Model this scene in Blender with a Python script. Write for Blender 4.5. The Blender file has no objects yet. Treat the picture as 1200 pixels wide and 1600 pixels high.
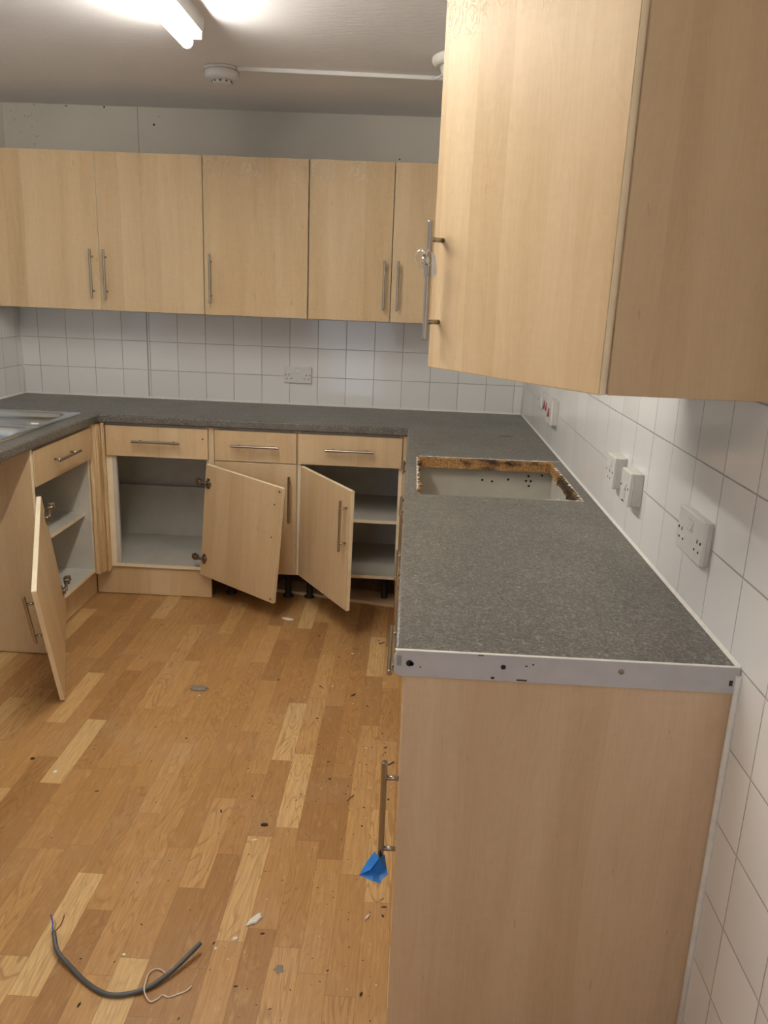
import bpy, bmesh, math, random
from mathutils import Vector, Matrix, noise

S = bpy.context.scene
COL = S.collection
random.seed(7)

# ------------------------------------------------------------------ camera
CAM = Vector((-0.5942, -4.2741, 1.5189))
YAW, PIT, ROL, FPX = -0.0274, -0.2698, 0.0408, 1251.24
fwd = Vector((math.sin(YAW)*math.cos(PIT), math.cos(YAW)*math.cos(PIT), math.sin(PIT)))
rgt = Vector((math.cos(YAW), -math.sin(YAW), 0))
upv = rgt.cross(fwd)
r2 = rgt*math.cos(ROL) + upv*math.sin(ROL)
u2 = -rgt*math.sin(ROL) + upv*math.cos(ROL)
cam_d = bpy.data.cameras.new('camera'); cam = bpy.data.objects.new('camera', cam_d); COL.objects.link(cam)
cam.matrix_world = Matrix(((r2.x, u2.x, -fwd.x, CAM.x), (r2.y, u2.y, -fwd.y, CAM.y), (r2.z, u2.z, -fwd.z, CAM.z), (0, 0, 0, 1)))
cam_d.sensor_fit = 'VERTICAL'; cam_d.sensor_height = 32.0; cam_d.lens = FPX/1600*32.0
cam_d.clip_start = 0.02
S.camera = cam

# ------------------------------------------------------------------ light and exposure
S.view_settings.view_transform = 'Standard'; S.view_settings.look = 'None'
S.view_settings.gamma = 1; S.view_settings.use_curve_mapping = False
S.view_settings.exposure = 0.42
TUBE_STRENGTH = 71.0
TUBE_COLOR = (1.0, 0.945, 0.85)
REAR_TUBE_STRENGTH = 18.0
DAY_WATTS = 3.0
AMBIENT = 0.08
world = bpy.data.worlds.new('daylight'); S.world = world; world.use_nodes = True
bgn = world.node_tree.nodes['Background']; bgn.inputs[0].default_value = (0.62, 0.76, 1.0, 1); bgn.inputs[1].default_value = AMBIENT
# daylight through the window above the sink, on the left wall
ld = bpy.data.lights.new('window_daylight', 'AREA'); ld.shape = 'RECTANGLE'; ld.size = 1.5; ld.size_y = 0.95
ld.energy = DAY_WATTS; ld.color = (0.78, 0.88, 1.0)
lo = bpy.data.objects.new('window_daylight', ld); COL.objects.link(lo)
lo.location = (-2.72, -2.25, 1.65); lo.rotation_euler = (0, -math.pi/2, 0)
# daylight through the glazed door behind the camera
ld2 = bpy.data.lights.new('door_daylight', 'AREA'); ld2.shape = 'RECTANGLE'; ld2.size = 0.8; ld2.size_y = 1.85
ld2.energy = 7.0; ld2.color = (0.84, 0.86, 1.0)
lo2 = bpy.data.objects.new('door_daylight', ld2); COL.objects.link(lo2)
lo2.location = (-1.35, -6.02, 1.1); lo2.rotation_euler = (math.pi/2, 0, 0)

W, H = 2.68, 2.34          # room width, ceiling height
YF = -6.0                  # wall behind the camera
WT = 0.91                  # worktop height

# ------------------------------------------------------------------ node helpers
class NT:
    def __init__(s, name):
        s.m = bpy.data.materials.new(name); s.m.use_nodes = True
        s.t = s.m.node_tree; s.n = s.t.nodes; s.b = s.n['Principled BSDF']; s.out = s.n['Material Output']
    def new(s, typ, **kw):
        x = s.n.new(typ)
        for k, v in kw.items(): setattr(x, k, v)
        return x
    def link(s, a, b): s.t.links.new(a, b)
    def put(s, sock, v):
        if isinstance(v, bpy.types.NodeSocket): s.link(v, sock)
        else: sock.default_value = v
    def math(s, op, a, b=0.0, c=None, clamp=False):
        x = s.new('ShaderNodeMath', operation=op, use_clamp=clamp)
        s.put(x.inputs[0], a); s.put(x.inputs[1], b)
        if c is not None: s.put(x.inputs[2], c)
        return x.outputs[0]
    def obj(s):
        return s.new('ShaderNodeTexCoord').outputs['Object']
    def geo(s):
        return s.new('ShaderNodeNewGeometry').outputs['Position']
    def sep(s, v):
        x = s.new('ShaderNodeSeparateXYZ'); s.link(v, x.inputs[0]); return x.outputs
    def comb(s, a, b, c):
        x = s.new('ShaderNodeCombineXYZ')
        for i, v in enumerate((a, b, c)): s.put(x.inputs[i], v)
        return x.outputs[0]
    def scale(s, v, sc):
        x = s.new('ShaderNodeMapping'); s.link(v, x.inputs[0]); x.inputs['Scale'].default_value = sc; return x.outputs[0]
    def noise(s, v, sc, det=3, rough=.5, dist=0.0):
        x = s.new('ShaderNodeTexNoise'); s.link(v, x.inputs['Vector'])
        x.inputs['Scale'].default_value = sc; x.inputs['Detail'].default_value = det
        x.inputs['Roughness'].default_value = rough; x.inputs['Distortion'].default_value = dist
        return x.outputs['Fac']
    def white(s, v, dim='3D'):
        x = s.new('ShaderNodeTexWhiteNoise', noise_dimensions=dim); s.link(v, x.inputs['Vector']); return x.outputs
    def ramp(s, f, stops, interp='LINEAR'):
        x = s.new('ShaderNodeValToRGB'); s.link(f, x.inputs[0]); x.color_ramp.interpolation = interp
        e = x.color_ramp.elements
        while len(e) < len(stops): e.new(0.5)
        for i, (p, c) in enumerate(stops):
            e[i].position = p; e[i].color = (c[0], c[1], c[2], 1) if not isinstance(c, (int, float)) else (c, c, c, 1)
        return x.outputs[0]
    def mix(s, f, a, b, mode='MIX'):
        x = s.new('ShaderNodeMix', data_type='RGBA', blend_type=mode)
        s.put(x.inputs[0], f)
        for k, v in ((6, a), (7, b)):
            if isinstance(v, bpy.types.NodeSocket): s.link(v, x.inputs[k])
            else: x.inputs[k].default_value = (v[0], v[1], v[2], 1)
        return x.outputs[2]
    def bump(s, h, strength, dist=0.001):
        x = s.new('ShaderNodeBump'); s.link(h, x.inputs['Height']); x.inputs['Strength'].default_value = strength
        x.inputs['Distance'].default_value = dist; s.link(x.outputs[0], s.b.inputs['Normal']); return x
    def base(s, c):
        if isinstance(c, bpy.types.NodeSocket): s.link(c, s.b.inputs['Base Color'])
        else: s.b.inputs['Base Color'].default_value = (c[0], c[1], c[2], 1)
    def set(s, **kw):
        for k, v in kw.items(): s.put(s.b.inputs[k.replace('_', ' ')], v)

def plain(name, c, rough=.5, metal=0.0, vary=0.06, nscale=40, **kw):
    n = NT(name); f = n.noise(n.obj(), nscale, 3)
    lo_ = tuple(x*(1-vary) for x in c); hi = tuple(min(1, x*(1+vary)) for x in c)
    n.base(n.ramp(f, [(.3, lo_), (.7, hi)])); n.set(Roughness=rough, Metallic=metal)
    for k, v in kw.items(): n.b.inputs[k.replace('_', ' ')].default_value = v
    return n.m

def maple(name, tint=(1, 1, 1), rough=.34, blotch=False, sat=1.0):
    n = NT(name); o = n.obj()
    oi = n.new('ShaderNodeObjectInfo').outputs['Random']
    off = n.new('ShaderNodeVectorMath', operation='ADD'); n.link(o, off.inputs[0])
    n.link(n.comb(n.math('MULTIPLY', oi, 13.0), n.math('MULTIPLY', oi, 7.0), n.math('MULTIPLY', oi, 5.0)), off.inputs[1])
    v = off.outputs[0]
    x, y, z = n.sep(v)
    # boards about 90 mm wide printed side by side, each a little different
    xy = n.math('ADD', x, y)
    wob = n.noise(n.scale(v, (1, 1, .6)), 2.0, 1)
    bd = n.math('FLOOR', n.math('MULTIPLY_ADD', wob, .6, n.math('MULTIPLY', xy, 11.0)))
    tone = n.white(n.comb(bd, 0.0, 0.0))[0]
    broad = n.noise(n.scale(v, (9, 9, .9)), 1.0, 4, .55, .5)
    fine = n.noise(n.scale(v, (160, 160, 5)), 1.0, 4, .6, .2)
    flame = n.noise(n.scale(v, (14, 14, 1.6)), 1.0, 3, .5, 1.6)
    rings = n.math('SINE', n.math('MULTIPLY', flame, 70.0))
    mott = n.noise(n.scale(v, (40, 40, 90)), 1.0, 3)
    s_ = n.math('MULTIPLY_ADD', tone, .13, n.math('MULTIPLY_ADD', broad, .50, .055))
    s_ = n.math('MULTIPLY_ADD', fine, .11, s_)
    s_ = n.math('MULTIPLY_ADD', rings, .020, s_)
    s_ = n.math('MULTIPLY_ADD', mott, .10, s_)
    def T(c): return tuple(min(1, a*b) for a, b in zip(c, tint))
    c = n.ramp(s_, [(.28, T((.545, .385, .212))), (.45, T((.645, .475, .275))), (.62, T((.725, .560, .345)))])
    # small darker flecks and short knots
    fl = n.noise(n.scale(v, (60, 60, 14)), 1.0, 2, .5)
    c = n.mix(n.math('MULTIPLY', n.math('GREATER_THAN', fl, .735), .30), c, T((.36, .21, .11)))
    n.base(c)
    n.set(Roughness=n.ramp(broad, [(.2, rough-.05), (.8, rough+.08)]))
    b1 = n.noise(v, 260, 2)
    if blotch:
        # dried glue residue with a painted highlight: a band of raised wrinkles at the top of the door face
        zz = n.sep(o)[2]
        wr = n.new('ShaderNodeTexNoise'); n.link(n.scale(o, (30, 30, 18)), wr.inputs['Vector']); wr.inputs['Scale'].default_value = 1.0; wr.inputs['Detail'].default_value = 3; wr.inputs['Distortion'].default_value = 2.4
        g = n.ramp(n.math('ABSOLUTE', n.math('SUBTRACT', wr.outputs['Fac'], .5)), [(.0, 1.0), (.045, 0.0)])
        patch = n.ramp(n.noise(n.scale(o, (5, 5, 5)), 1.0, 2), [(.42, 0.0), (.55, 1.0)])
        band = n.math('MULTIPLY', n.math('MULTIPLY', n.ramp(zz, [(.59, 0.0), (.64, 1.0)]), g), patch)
        n.base(n.mix(n.math('MULTIPLY', band, .60), c, (.92, .86, .72)))  # whitish mix paints the tube's highlight on the wrinkles into the colour
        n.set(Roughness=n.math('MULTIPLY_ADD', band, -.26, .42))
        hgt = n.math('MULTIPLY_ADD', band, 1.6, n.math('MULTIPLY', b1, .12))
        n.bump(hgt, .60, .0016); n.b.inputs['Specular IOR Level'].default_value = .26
    else:
        n.bump(b1, .12, .0006)
    return n.m

def tile_mat(name, axis, u0, pu, z0=0.01, pz=0.15, ztop=1.46, joint=None):
    n = NT(name); P = n.obj(); sx, sy, sz = n.sep(P)
    u = sx if axis == 'x' else sy
    un = n.math('DIVIDE', n.math('SUBTRACT', u, u0), pu); zn = n.math('DIVIDE', n.math('SUBTRACT', sz, z0), pz)
    def edge(t, p):
        f = n.math('FRACT', t); return n.math('MULTIPLY', n.math('MINIMUM', f, n.math('SUBTRACT', 1.0, f)), p)
    d = n.math('MINIMUM', edge(un, pu), edge(zn, pz))
    grout = n.math('SUBTRACT', 1.0, n.math('SMOOTHSTEP', d, .0010, .0022) if False else n.math('MULTIPLY', n.math('SUBTRACT', d, .0008), 900.0, clamp=True))
    if joint is not None:
        jd = n.math('ABSOLUTE', n.math('SUBTRACT', u, joint))
        grout = n.math('MAXIMUM', grout, n.math('LESS_THAN', jd, .0035))
    cell = n.comb(n.math('FLOOR', un), n.math('FLOOR', zn), 0.0)
    wn = n.white(cell)
    tint = n.ramp(wn[0], [(0, (.80, .80, .785)), (1, (.86, .86, .85))])
    dirt = n.noise(P, 5, 4)
    gc = n.ramp(dirt, [(.3, (.30, .285, .26)), (.7, (.52, .50, .47))])
    tiled = n.mix(grout, tint, gc)
    paint = n.ramp(n.noise(P, 3, 5), [(.3, (.62, .59, .52)), (.7, (.68, .645, .575))])
    top = n.math('GREATER_THAN', sz, ztop)
    col = n.mix(top, tiled, paint)
    if joint is not None:      # painted-over board joint in the boxing above the units
        j2 = n.math('MULTIPLY', top, n.math('LESS_THAN', n.math('ABSOLUTE', n.math('SUBTRACT', u, joint-.005)), .0022))
        col = n.mix(n.math('MULTIPLY', j2, .7), col, (.25, .235, .21))
        sp = n.noise(n.scale(P, (1, 1, 1)), 55, 2)
        mould = n.math('MULTIPLY', n.math('GREATER_THAN', sp, .66), n.math('MULTIPLY', top, n.math('LESS_THAN', u, -2.48)))
        col = n.mix(n.math('MULTIPLY', mould, .45), col, (.16, .14, .12))
    n.base(col)
    flat = n.math('MAXIMUM', top, grout)
    n.set(Roughness=n.math('MULTIPLY_ADD', flat, .5, .09))
    # every tile sits at a slightly different angle
    tc = wn[1]; sub = n.new('ShaderNodeVectorMath', operation='SUBTRACT'); n.link(tc, sub.inputs[0]); sub.inputs[1].default_value = (.5, .5, .5)
    scl = n.new('ShaderNodeVectorMath', operation='SCALE'); n.link(sub.outputs[0], scl.inputs[0]); n.put(scl.inputs['Scale'], n.math('MULTIPLY', n.math('SUBTRACT', 1.0, top), .022))
    bp = n.new('ShaderNodeBump'); bp.inputs['Strength'].default_value = .6; bp.inputs['Distance'].default_value = .002
    hh = n.math('MULTIPLY_ADD', n.noise(P, 9, 1), .35, n.math('SUBTRACT', 1.0, n.math('MULTIPLY', grout, n.math('SUBTRACT', 1.0, top)))); n.link(hh, bp.inputs['Height'])
    add = n.new('ShaderNodeVectorMath', operation='ADD'); n.link(bp.outputs[0], add.inputs[0]); n.link(scl.outputs[0], add.inputs[1])
    nrm = n.new('ShaderNodeVectorMath', operation='NORMALIZE'); n.link(add.outputs[0], nrm.inputs[0]); n.link(nrm.outputs[0], n.b.inputs['Normal'])
    return n.m

def floor_mat():
    n = NT('beech strip laminate'); P = n.obj(); x, y, z = n.sep(P)
    p = .0693
    un = n.math('DIVIDE', n.math('ADD', x, .583), p); ci = n.math('FLOOR', un)
    offs = n.white(n.comb(n.math('MULTIPLY', ci, 1.37), 11.3, 4.7))[0]
    ln = n.math('DIVIDE', n.math('MULTIPLY_ADD', offs, 1.7, y), .385); ri = n.math('FLOOR', ln)
    cell = n.comb(n.math('MULTIPLY', ci, 1.713), n.math('MULTIPLY', ri, 2.291), 7.7); w = n.white(cell); t = w[0]
    tone = n.ramp(t, [(0, (0.375, 0.199, 0.069)), (.13, (0.493, 0.281, 0.103)), (.26, (0.431, 0.240, 0.086)), (.40, (0.532, 0.310, 0.118)), (.52, (0.465, 0.257, 0.092)),
                      (.64, (0.582, 0.351, 0.139)), (.76, (0.510, 0.287, 0.103)), (.86, (0.672, 0.439, 0.189)), (.94, (0.728, 0.497, 0.229))], 'CONSTANT')
    # per-strip grain with its own origin
    o2 = n.new('ShaderNodeVectorMath', operation='MULTIPLY_ADD'); n.link(w[1], o2.inputs[0]); o2.inputs[1].default_value = (9, 9, 9); n.link(P, o2.inputs[2])
    v = o2.outputs[0]
    ring_n = n.noise(n.scale(v, (13, 2.2, 1)), 1.0, 2, .5, .4)
    ring = n.math('SINE', n.math('MULTIPLY', ring_n, 95.0))
    ring = n.ramp(ring, [(.55, 0.0), (1, 1.0)])
    fine = n.noise(n.scale(v, (240, 10, 1)), 1.0, 4, .6)
    mott = n.noise(n.scale(v, (60, 18, 1)), 1.0, 4, .6)
    c = n.mix(n.math('MULTIPLY', ring, n.math('MULTIPLY_ADD', n.sep(w[1])[1], .50, .04)), tone, (.27, .115, .034))
    c = n.mix(n.ramp(fine, [(.35, .42), (.62, 0.0)]), c, (.30, .14, .05))
    c = n.mix(n.ramp(mott, [(.55, 0.0), (.8, .35)]), c, (.72, .48, .25))
    f1 = n.math('FRACT', un); e1 = n.math('MULTIPLY', n.math('MINIMUM', f1, n.math('SUBTRACT', 1.0, f1)), p)
    f2 = n.math('FRACT', ln); e2 = n.math('MULTIPLY', n.math('MINIMUM', f2, n.math('SUBTRACT', 1.0, f2)), .385)
    seam = n.math('LESS_THAN', n.math('MINIMUM', e1, e2), .0007)
    c = n.mix(n.math('MULTIPLY', seam, .55), c, (.20, .09, .03))
    # trodden-in dirt specks and scuffs
    sp = n.noise(P, 130, 2, .5); zone = n.ramp(n.noise(P, 2.3, 2), [(.42, 0.0), (.62, 1.0)])
    dirt = n.math('MULTIPLY', n.ramp(sp, [(.70, 0.0), (.74, 1.0)]), zone)
    c = n.mix(n.math('MULTIPLY', dirt, .55), c, (.13, .07, .03))
    dust = n.noise(P, 3.5, 5, .65)
    c = n.mix(n.ramp(dust, [(.5, 0.0), (.8, .25)]), c, (.55, .42, .28))
    n.base(c); n.set(Roughness=n.ramp(dust, [(.3, .34), (.7, .50)]))
    n.bump(n.noise(n.scale(v, (200, 20, 1)), 1.0, 3), .12, .0004)
    return n.m

def worktop_mat():
    n = NT('dark grey slate laminate'); P = n.obj()
    a = n.noise(P, 170, 5, .7, 1.2); b = n.noise(n.scale(P, (1, .7, 1)), 60, 4, .65, 2.5); c = n.noise(P, 2.4, 4, .55)
    s_ = n.math('MULTIPLY_ADD', a, .62, n.math('MULTIPLY', b, .38))
    col = n.ramp(s_, [(.38, (.060, .057, .050)), (.49, (.108, .103, .091)), (.56, (.195, .185, .165)), (.63, (.36, .34, .30))])
    vein = n.math('ABSOLUTE', n.math('SUBTRACT', n.noise(n.scale(P, (1, 1, 1)), 34, 3, .6, 1.2), .5))
    col = n.mix(n.ramp(vein, [(.0, .40), (.022, 0.0)]), col, (.24, .225, .20))
    wipe = n.noise(n.scale(P, (2.2, 9, 2)), 1.0, 4, .6, .6)
    col = n.mix(n.ramp(wipe, [(.55, 0.0), (.8, .30)]), col, (.27, .255, .235))
    n.base(col)
    n.set(Roughness=n.ramp(c, [(.3, .34), (.7, .48)]))
    n.bump(n.math('MULTIPLY_ADD', n.noise(P, 90, 3, .6, 1.5), .8, s_), .55, .0013)
    return n.m

def ceiling_mat():
    n = NT('painted ceiling'); P = n.obj()
    c = n.ramp(n.noise(P, 1.6, 5, .6), [(.3, (.74, .73, .745)), (.7, (.80, .79, .80))])
    n.base(c); n.set(Roughness=.75); n.bump(n.noise(n.scale(P, (1, 4, 1)), 18, 5, .6), .35, .004)
    return n.m

def chip_mat():
    n = NT('raw chipboard'); P = n.obj()
    a = n.noise(P, 190, 4, .7); b = n.noise(n.scale(P, (6, 6, 14)), 1.0, 3, .6)
    col = n.ramp(a, [(.34, (.16, .075, .02)), (.5, (.40, .21, .07)), (.68, (.60, .38, .16))])
    scorch = n.ramp(b, [(.50, 0.0), (.62, 1.0)])
    col = n.mix(n.math('MULTIPLY', scorch, .9), col, (.018, .012, .008))
    n.base(col); n.set(Roughness=.9); n.bump(a, .8, .004)
    return n.m

def carcass_mat():
    n = NT('off-white melamine board'); P = n.obj()
    c = n.ramp(n.noise(P, 6, 5, .6), [(.3, (.55, .53, .47)), (.7, (.66, .64, .57))])
    sp = n.noise(P, 46, 2)
    c = n.mix(n.ramp(sp, [(.70, 0.0), (.78, .35)]), c, (.33, .28, .22))
    n.base(c); n.set(Roughness=.42)
    return n.m

def steel(name, c, rough, ax):
    n = NT(name); P = n.obj()
    f = n.noise(n.scale(P, ax), 1.0, 2)
    n.base(n.ramp(f, [(.3, tuple(k*.85 for k in c)), (.7, c)])); n.set(Metallic=1.0, Roughness=n.ramp(f, [(.3, rough), (.7, rough+.1)]))
    return n.m

def emis(name, c, st):
    n = NT(name); n.base((.9, .9, .9)); n.b.inputs['Emission Color'].default_value = (*c, 1); n.b.inputs['Emission Strength'].default_value = st
    return n.m

M = dict(
    maple=maple('maple foil'), maple_glue_sheen=maple('maple foil with glue residue and painted highlight', blotch=True),
    maple_edge=plain('pale maple edging', (.92, .81, .60), .45, vary=.04, nscale=30),
    maple_raw=maple('worn maple post', tint=(1.0, .98, .93), rough=.55),
    carcass=carcass_mat(), floor=floor_mat(), worktop=worktop_mat(), ceiling=ceiling_mat(), chip=chip_mat(),
    steel=plain('brushed steel handle', (.43, .385, .33), .24, 1.0, vary=.04, nscale=8),
    hinge=steel('dull nickel hinge', (.36, .30, .24), .32, (90, 90, 90)),
    sink=plain('stainless sink steel', (.66, .72, .79), .20, 1.0, vary=.03, nscale=6),
    chrome=steel('polished metal', (.8, .78, .74), .12, (50, 50, 50)),
    plastic=plain('white moulded plastic', (.72, .715, .69), .28, vary=.02),
    plastic2=plain('yellowed white plastic', (.66, .64, .59), .38, vary=.05),
    trim=plain('painted metal strip', (.50, .50, .52), .38, vary=.05, nscale=25),
    seal=plain('white silicone', (.80, .79, .74), .35, vary=.06, nscale=60),
    black=plain('black void plastic', (.012, .011, .010), .6), red=plain('red switch', (.36, .035, .022), .3),
    grey_cable=plain('grey cable sheath', (.085, .088, .09), .42, vary=.1), blue=plain('blue film', (.02, .20, .62), .35, vary=.15),
    wire_blue=plain('blue wire', (.03, .07, .42), .4), wire_brown=plain('brown wire', (.22, .07, .03), .4), wire_gy=plain('green and yellow wire', (.22, .33, .04), .4),
    copper=plain('bare copper', (.6, .28, .14), .3, 1.0), string=plain('white thread', (.74, .64, .54), .8),
    white_chip=plain('white plaster flake', (.82, .79, .72), .7, vary=.08, nscale=200), dark_chip=plain('dark crumb', (.055, .028, .014), .7, vary=.3),
    glue=plain('clear brittle plastic', (.62, .58, .50), .12, Transmission_Weight=.6),
    batten=plain('white enamel batten', (.78, .77, .74), .3, vary=.02),
    tube=emis('lit fluorescent tube', TUBE_COLOR, TUBE_STRENGTH), tube2=emis('lit fluorescent tube behind', (1.0, .90, .76), REAR_TUBE_STRENGTH),
    brick=plain('outdoor wall', (.4, .36, .3), .8), glass=plain('window glass', (1, 1, 1), .02, Transmission_Weight=1.0),
    plaster=plain('magnolia plaster', (.62, .60, .55), .7, vary=.03, nscale=4),
)

# ------------------------------------------------------------------ object helpers
def prop(o, label=None, cat=None, group=None, kind=None):
    if label: o['label'] = label
    if cat: o['category'] = cat
    if group: o['group'] = group
    if kind: o['kind'] = kind
    return o
def thing(name, label, cat, loc=(0, 0, 0), group=None):
    o = bpy.data.objects.new(name, None); COL.objects.link(o); o.location = loc; o.empty_display_size = .05
    return prop(o, label, cat, group)
def off_of(p):
    v = Vector((0, 0, 0))
    while p is not None: v += p.location; p = p.parent
    return v
class B:
    """collects shapes; coordinates are world unless the parent is rotated (then local)"""
    def __init__(s): s.bm = bmesh.new(); s.mats = []
    def mi(s, m):
        if m not in s.mats: s.mats.append(m)
        return s.mats.index(m)
    def box(s, x0, x1, y0, y1, z0, z1, m, bev=0.0, seg=2):
        i = s.mi(m)
        r = bmesh.ops.create_cube(s.bm, size=1.0); vs = r['verts']
        for v in vs:
            v.co = Vector((x0 if v.co.x < 0 else x1, y0 if v.co.y < 0 else y1, z0 if v.co.z < 0 else z1))
        fs = {f for v in vs for f in v.link_faces}
        for f in fs: f.material_index = i
        if bev > 0:
            es = list({e for v in vs for e in v.link_edges})
            rr = bmesh.ops.bevel(s.bm, geom=es, offset=bev, segments=seg, profile=.5, affect='EDGES')
            for f in rr['faces']: f.material_index = i; f.smooth = True
        return s
    def prism(s, pts, ax, a, b, m, smooth=False):
        """polygon pts (2D) extruded along axis ax from a to b"""
        i = s.mi(m)
        def P(p, t):
            return {'x': (t, p[0], p[1]), 'y': (p[0], t, p[1]), 'z': (p[0], p[1], t)}[ax]
        A = [s.bm.verts.new(P(p, a)) for p in pts]; C = [s.bm.verts.new(P(p, b)) for p in pts]
        n = len(pts)
        for k in range(n):
            f = s.bm.faces.new((A[k], A[(k+1) % n], C[(k+1) % n], C[k])); f.material_index = i; f.smooth = smooth
        for L in (A[::-1], C):
            f = s.bm.faces.new(L); f.material_index = i
        return s
    def tube(s, pts, r, m, seg=12, cap=True, taper=None):
        i = s.mi(m); pts = [Vector(p) for p in pts]; rings = []; up = None
        for k, p in enumerate(pts):
            t = (pts[min(k+1, len(pts)-1)] - pts[max(k-1, 0)]).normalized()
            if up is None:
                up = Vector((0, 0, 1)) if abs(t.z) < .9 else Vector((1, 0, 0))
            a = t.cross(up).normalized(); b = a.cross(t).normalized(); up = b
            rr = r if taper is None else r*taper[k]
            rings.append([s.bm.verts.new(p + a*rr*math.cos(2*math.pi*q/seg) + b*rr*math.sin(2*math.pi*q/seg)) for q in range(seg)])
        for k in range(len(rings)-1):
            for q in range(seg):
                f = s.bm.faces.new((rings[k][q], rings[k][(q+1) % seg], rings[k+1][(q+1) % seg], rings[k+1][q])); f.smooth = True; f.material_index = i
        if cap:
            for L in (rings[0][::-1], rings[-1]):
                f = s.bm.faces.new(L); f.material_index = i
        return s
    def lathe(s, prof, c, m, seg=40, axis='z', sign=1):
        """prof: (radius, height) pairs"""
        i = s.mi(m); rings = []
        for r, h in prof:
            ring = []
            for q in range(seg):
                a = 2*math.pi*q/seg
                if axis == 'z': p = (c[0]+r*math.cos(a), c[1]+r*math.sin(a), c[2]+sign*h)
                elif axis == 'y': p = (c[0]+r*math.cos(a), c[1]+sign*h, c[2]+r*math.sin(a))
                else: p = (c[0]+sign*h, c[1]+r*math.cos(a), c[2]+r*math.sin(a))
                ring.append(s.bm.verts.new(p))
            rings.append(ring)
        for k in range(len(rings)-1):
            for q in range(seg):
                f = s.bm.faces.new((rings[k][q], rings[k][(q+1) % seg], rings[k+1][(q+1) % seg], rings[k+1][q])); f.smooth = True; f.material_index = i
        for L in (rings[0], rings[-1]):
            f = s.bm.faces.new(L); f.material_index = i
        return s
    def done(s, name, parent=None, local=False, origin=None, matrix=None):
        bmesh.ops.recalc_face_normals(s.bm, faces=s.bm.faces)
        if origin is None: origin = off_of(parent) if (parent is not None and not local) else Vector((0, 0, 0))
        origin = Vector(origin)
        if not local:
            for v in s.bm.verts: v.co -= origin
        me = bpy.data.meshes.new(name); s.bm.to_mesh(me); s.bm.free()
        for m in s.mats: me.materials.append(m)
        o = bpy.data.objects.new(name, me); COL.objects.link(o)
        if parent is not None: o.parent = parent
        elif not local: o.location = origin
        if matrix is not None: o.matrix_local = matrix
        return o

# ------------------------------------------------------------------ room shell
def struct(o): o['kind'] = 'structure'; return o
struct(B().box(-W-.05, .05, YF-.05, .05, -.05, 0, M['floor']).done('floor'))
struct(B().box(-W-.05, .05, YF-.05, .05, H, H+.05, M['ceiling']).done('ceiling'))
back_t = tile_mat('white tiles on the far wall', 'x', -.05, .149, joint=-2.0)
right_t = tile_mat('white tiles on the right wall', 'y', -.037, .1525)
left_t = tile_mat('white tiles on the left wall', 'y', -.05, .150)
wb = struct(B().box(-W-.05, .05, 0, .05, 0, H, back_t).done('wall_back'))
for x_, z_, r_ in ((-1.925, 2.262, .006), (-1.90, 2.30, .0025), (-.705, 2.145, .004), (-2.36, 2.333, .004), (-2.17, 2.334, .005)):
    B().lathe([(.0005, 0), (r_, 0), (r_*.8, .0015)], (x_, .0004, z_), M['dark_chip'], 9, axis='y', sign=-1).done('plaster_hole', wb)
struct(B().box(0, .05, YF-.05, 0, 0, H, right_t).done('wall_right'))
wl = B()   # left wall with a window opening above the sink, out of frame
wl.box(-W-.05, -W, YF-.05, -3.0, 0, H, left_t).box(-W-.05, -W, -1.5, 0, 0, H, left_t)
wl.box(-W-.05, -W, -3.0, -1.5, 0, 1.18, left_t).box(-W-.05, -W, -3.0, -1.5, 2.13, H, left_t)
struct(wl.done('wall_left'))
wf = B()
wf.box(-W-.05, -1.75, YF-.05, YF, 0, H, M['plaster']).box(-.95, .05, YF-.05, YF, 0, H, M['plaster']).box(-1.75, -.95, YF-.05, YF, 2.02, H, M['plaster'])
struct(wf.done('wall_front'))
tr = B()
tr.box(-W-.001, -W+.02, -3.03, -2.99, 1.16, 2.15, M['plastic']).box(-W-.001, -W+.02, -1.51, -1.47, 1.16, 2.15, M['plastic'])
tr.box(-W-.001, -W+.03, -3.03, -1.47, 1.15, 1.18, M['plastic']).box(-W-.001, -W+.02, -3.03, -1.47, 2.13, 2.16, M['plastic'])
struct(tr.done('window_1'))
tr = B().box(-1.79, -1.75, YF-.001, YF+.02, 0, 2.06, M['plastic']).box(-.95, -.91, YF-.001, YF+.02, 0, 2.06, M['plastic']).box(-1.75, -.95, YF-.001, YF+.02, 2.02, 2.06, M['plastic'])
struct(tr.done('door_1'))
# silicone beads
tr = B()
tr.prism([(0, WT), (-.005, WT), (0, WT+.006)], 'y', -2.985, 0, M['seal']); struct(tr.done('trim_1'))
tr = B().prism([(0, WT), (0, WT+.008), (-.008, WT)], 'x', -W, 0, M['seal']); struct(tr.done('trim_2'))
tr = B().prism([(-W, WT), (-W+.008, WT), (-W, WT+.008)], 'y', -2.6, 0, M['seal']); struct(tr.done('trim_3'))
tr = B(); tr.tube([(-.003, -2.99, .9), (-.004, -2.992, .7), (-.003, -2.991, .4), (-.003, -2.991, .002)], .006, M['seal']); struct(tr.done('trim_4'))
tr = B().tube([(-W+.002, -.002, WT), (-W+.002, -.002, 1.37)], .005, M['seal'], 8).tube([(-.002, -.002, WT), (-.002, -.002, 1.37)], .005, M['seal'], 8); struct(tr.done('trim_5'))

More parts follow.
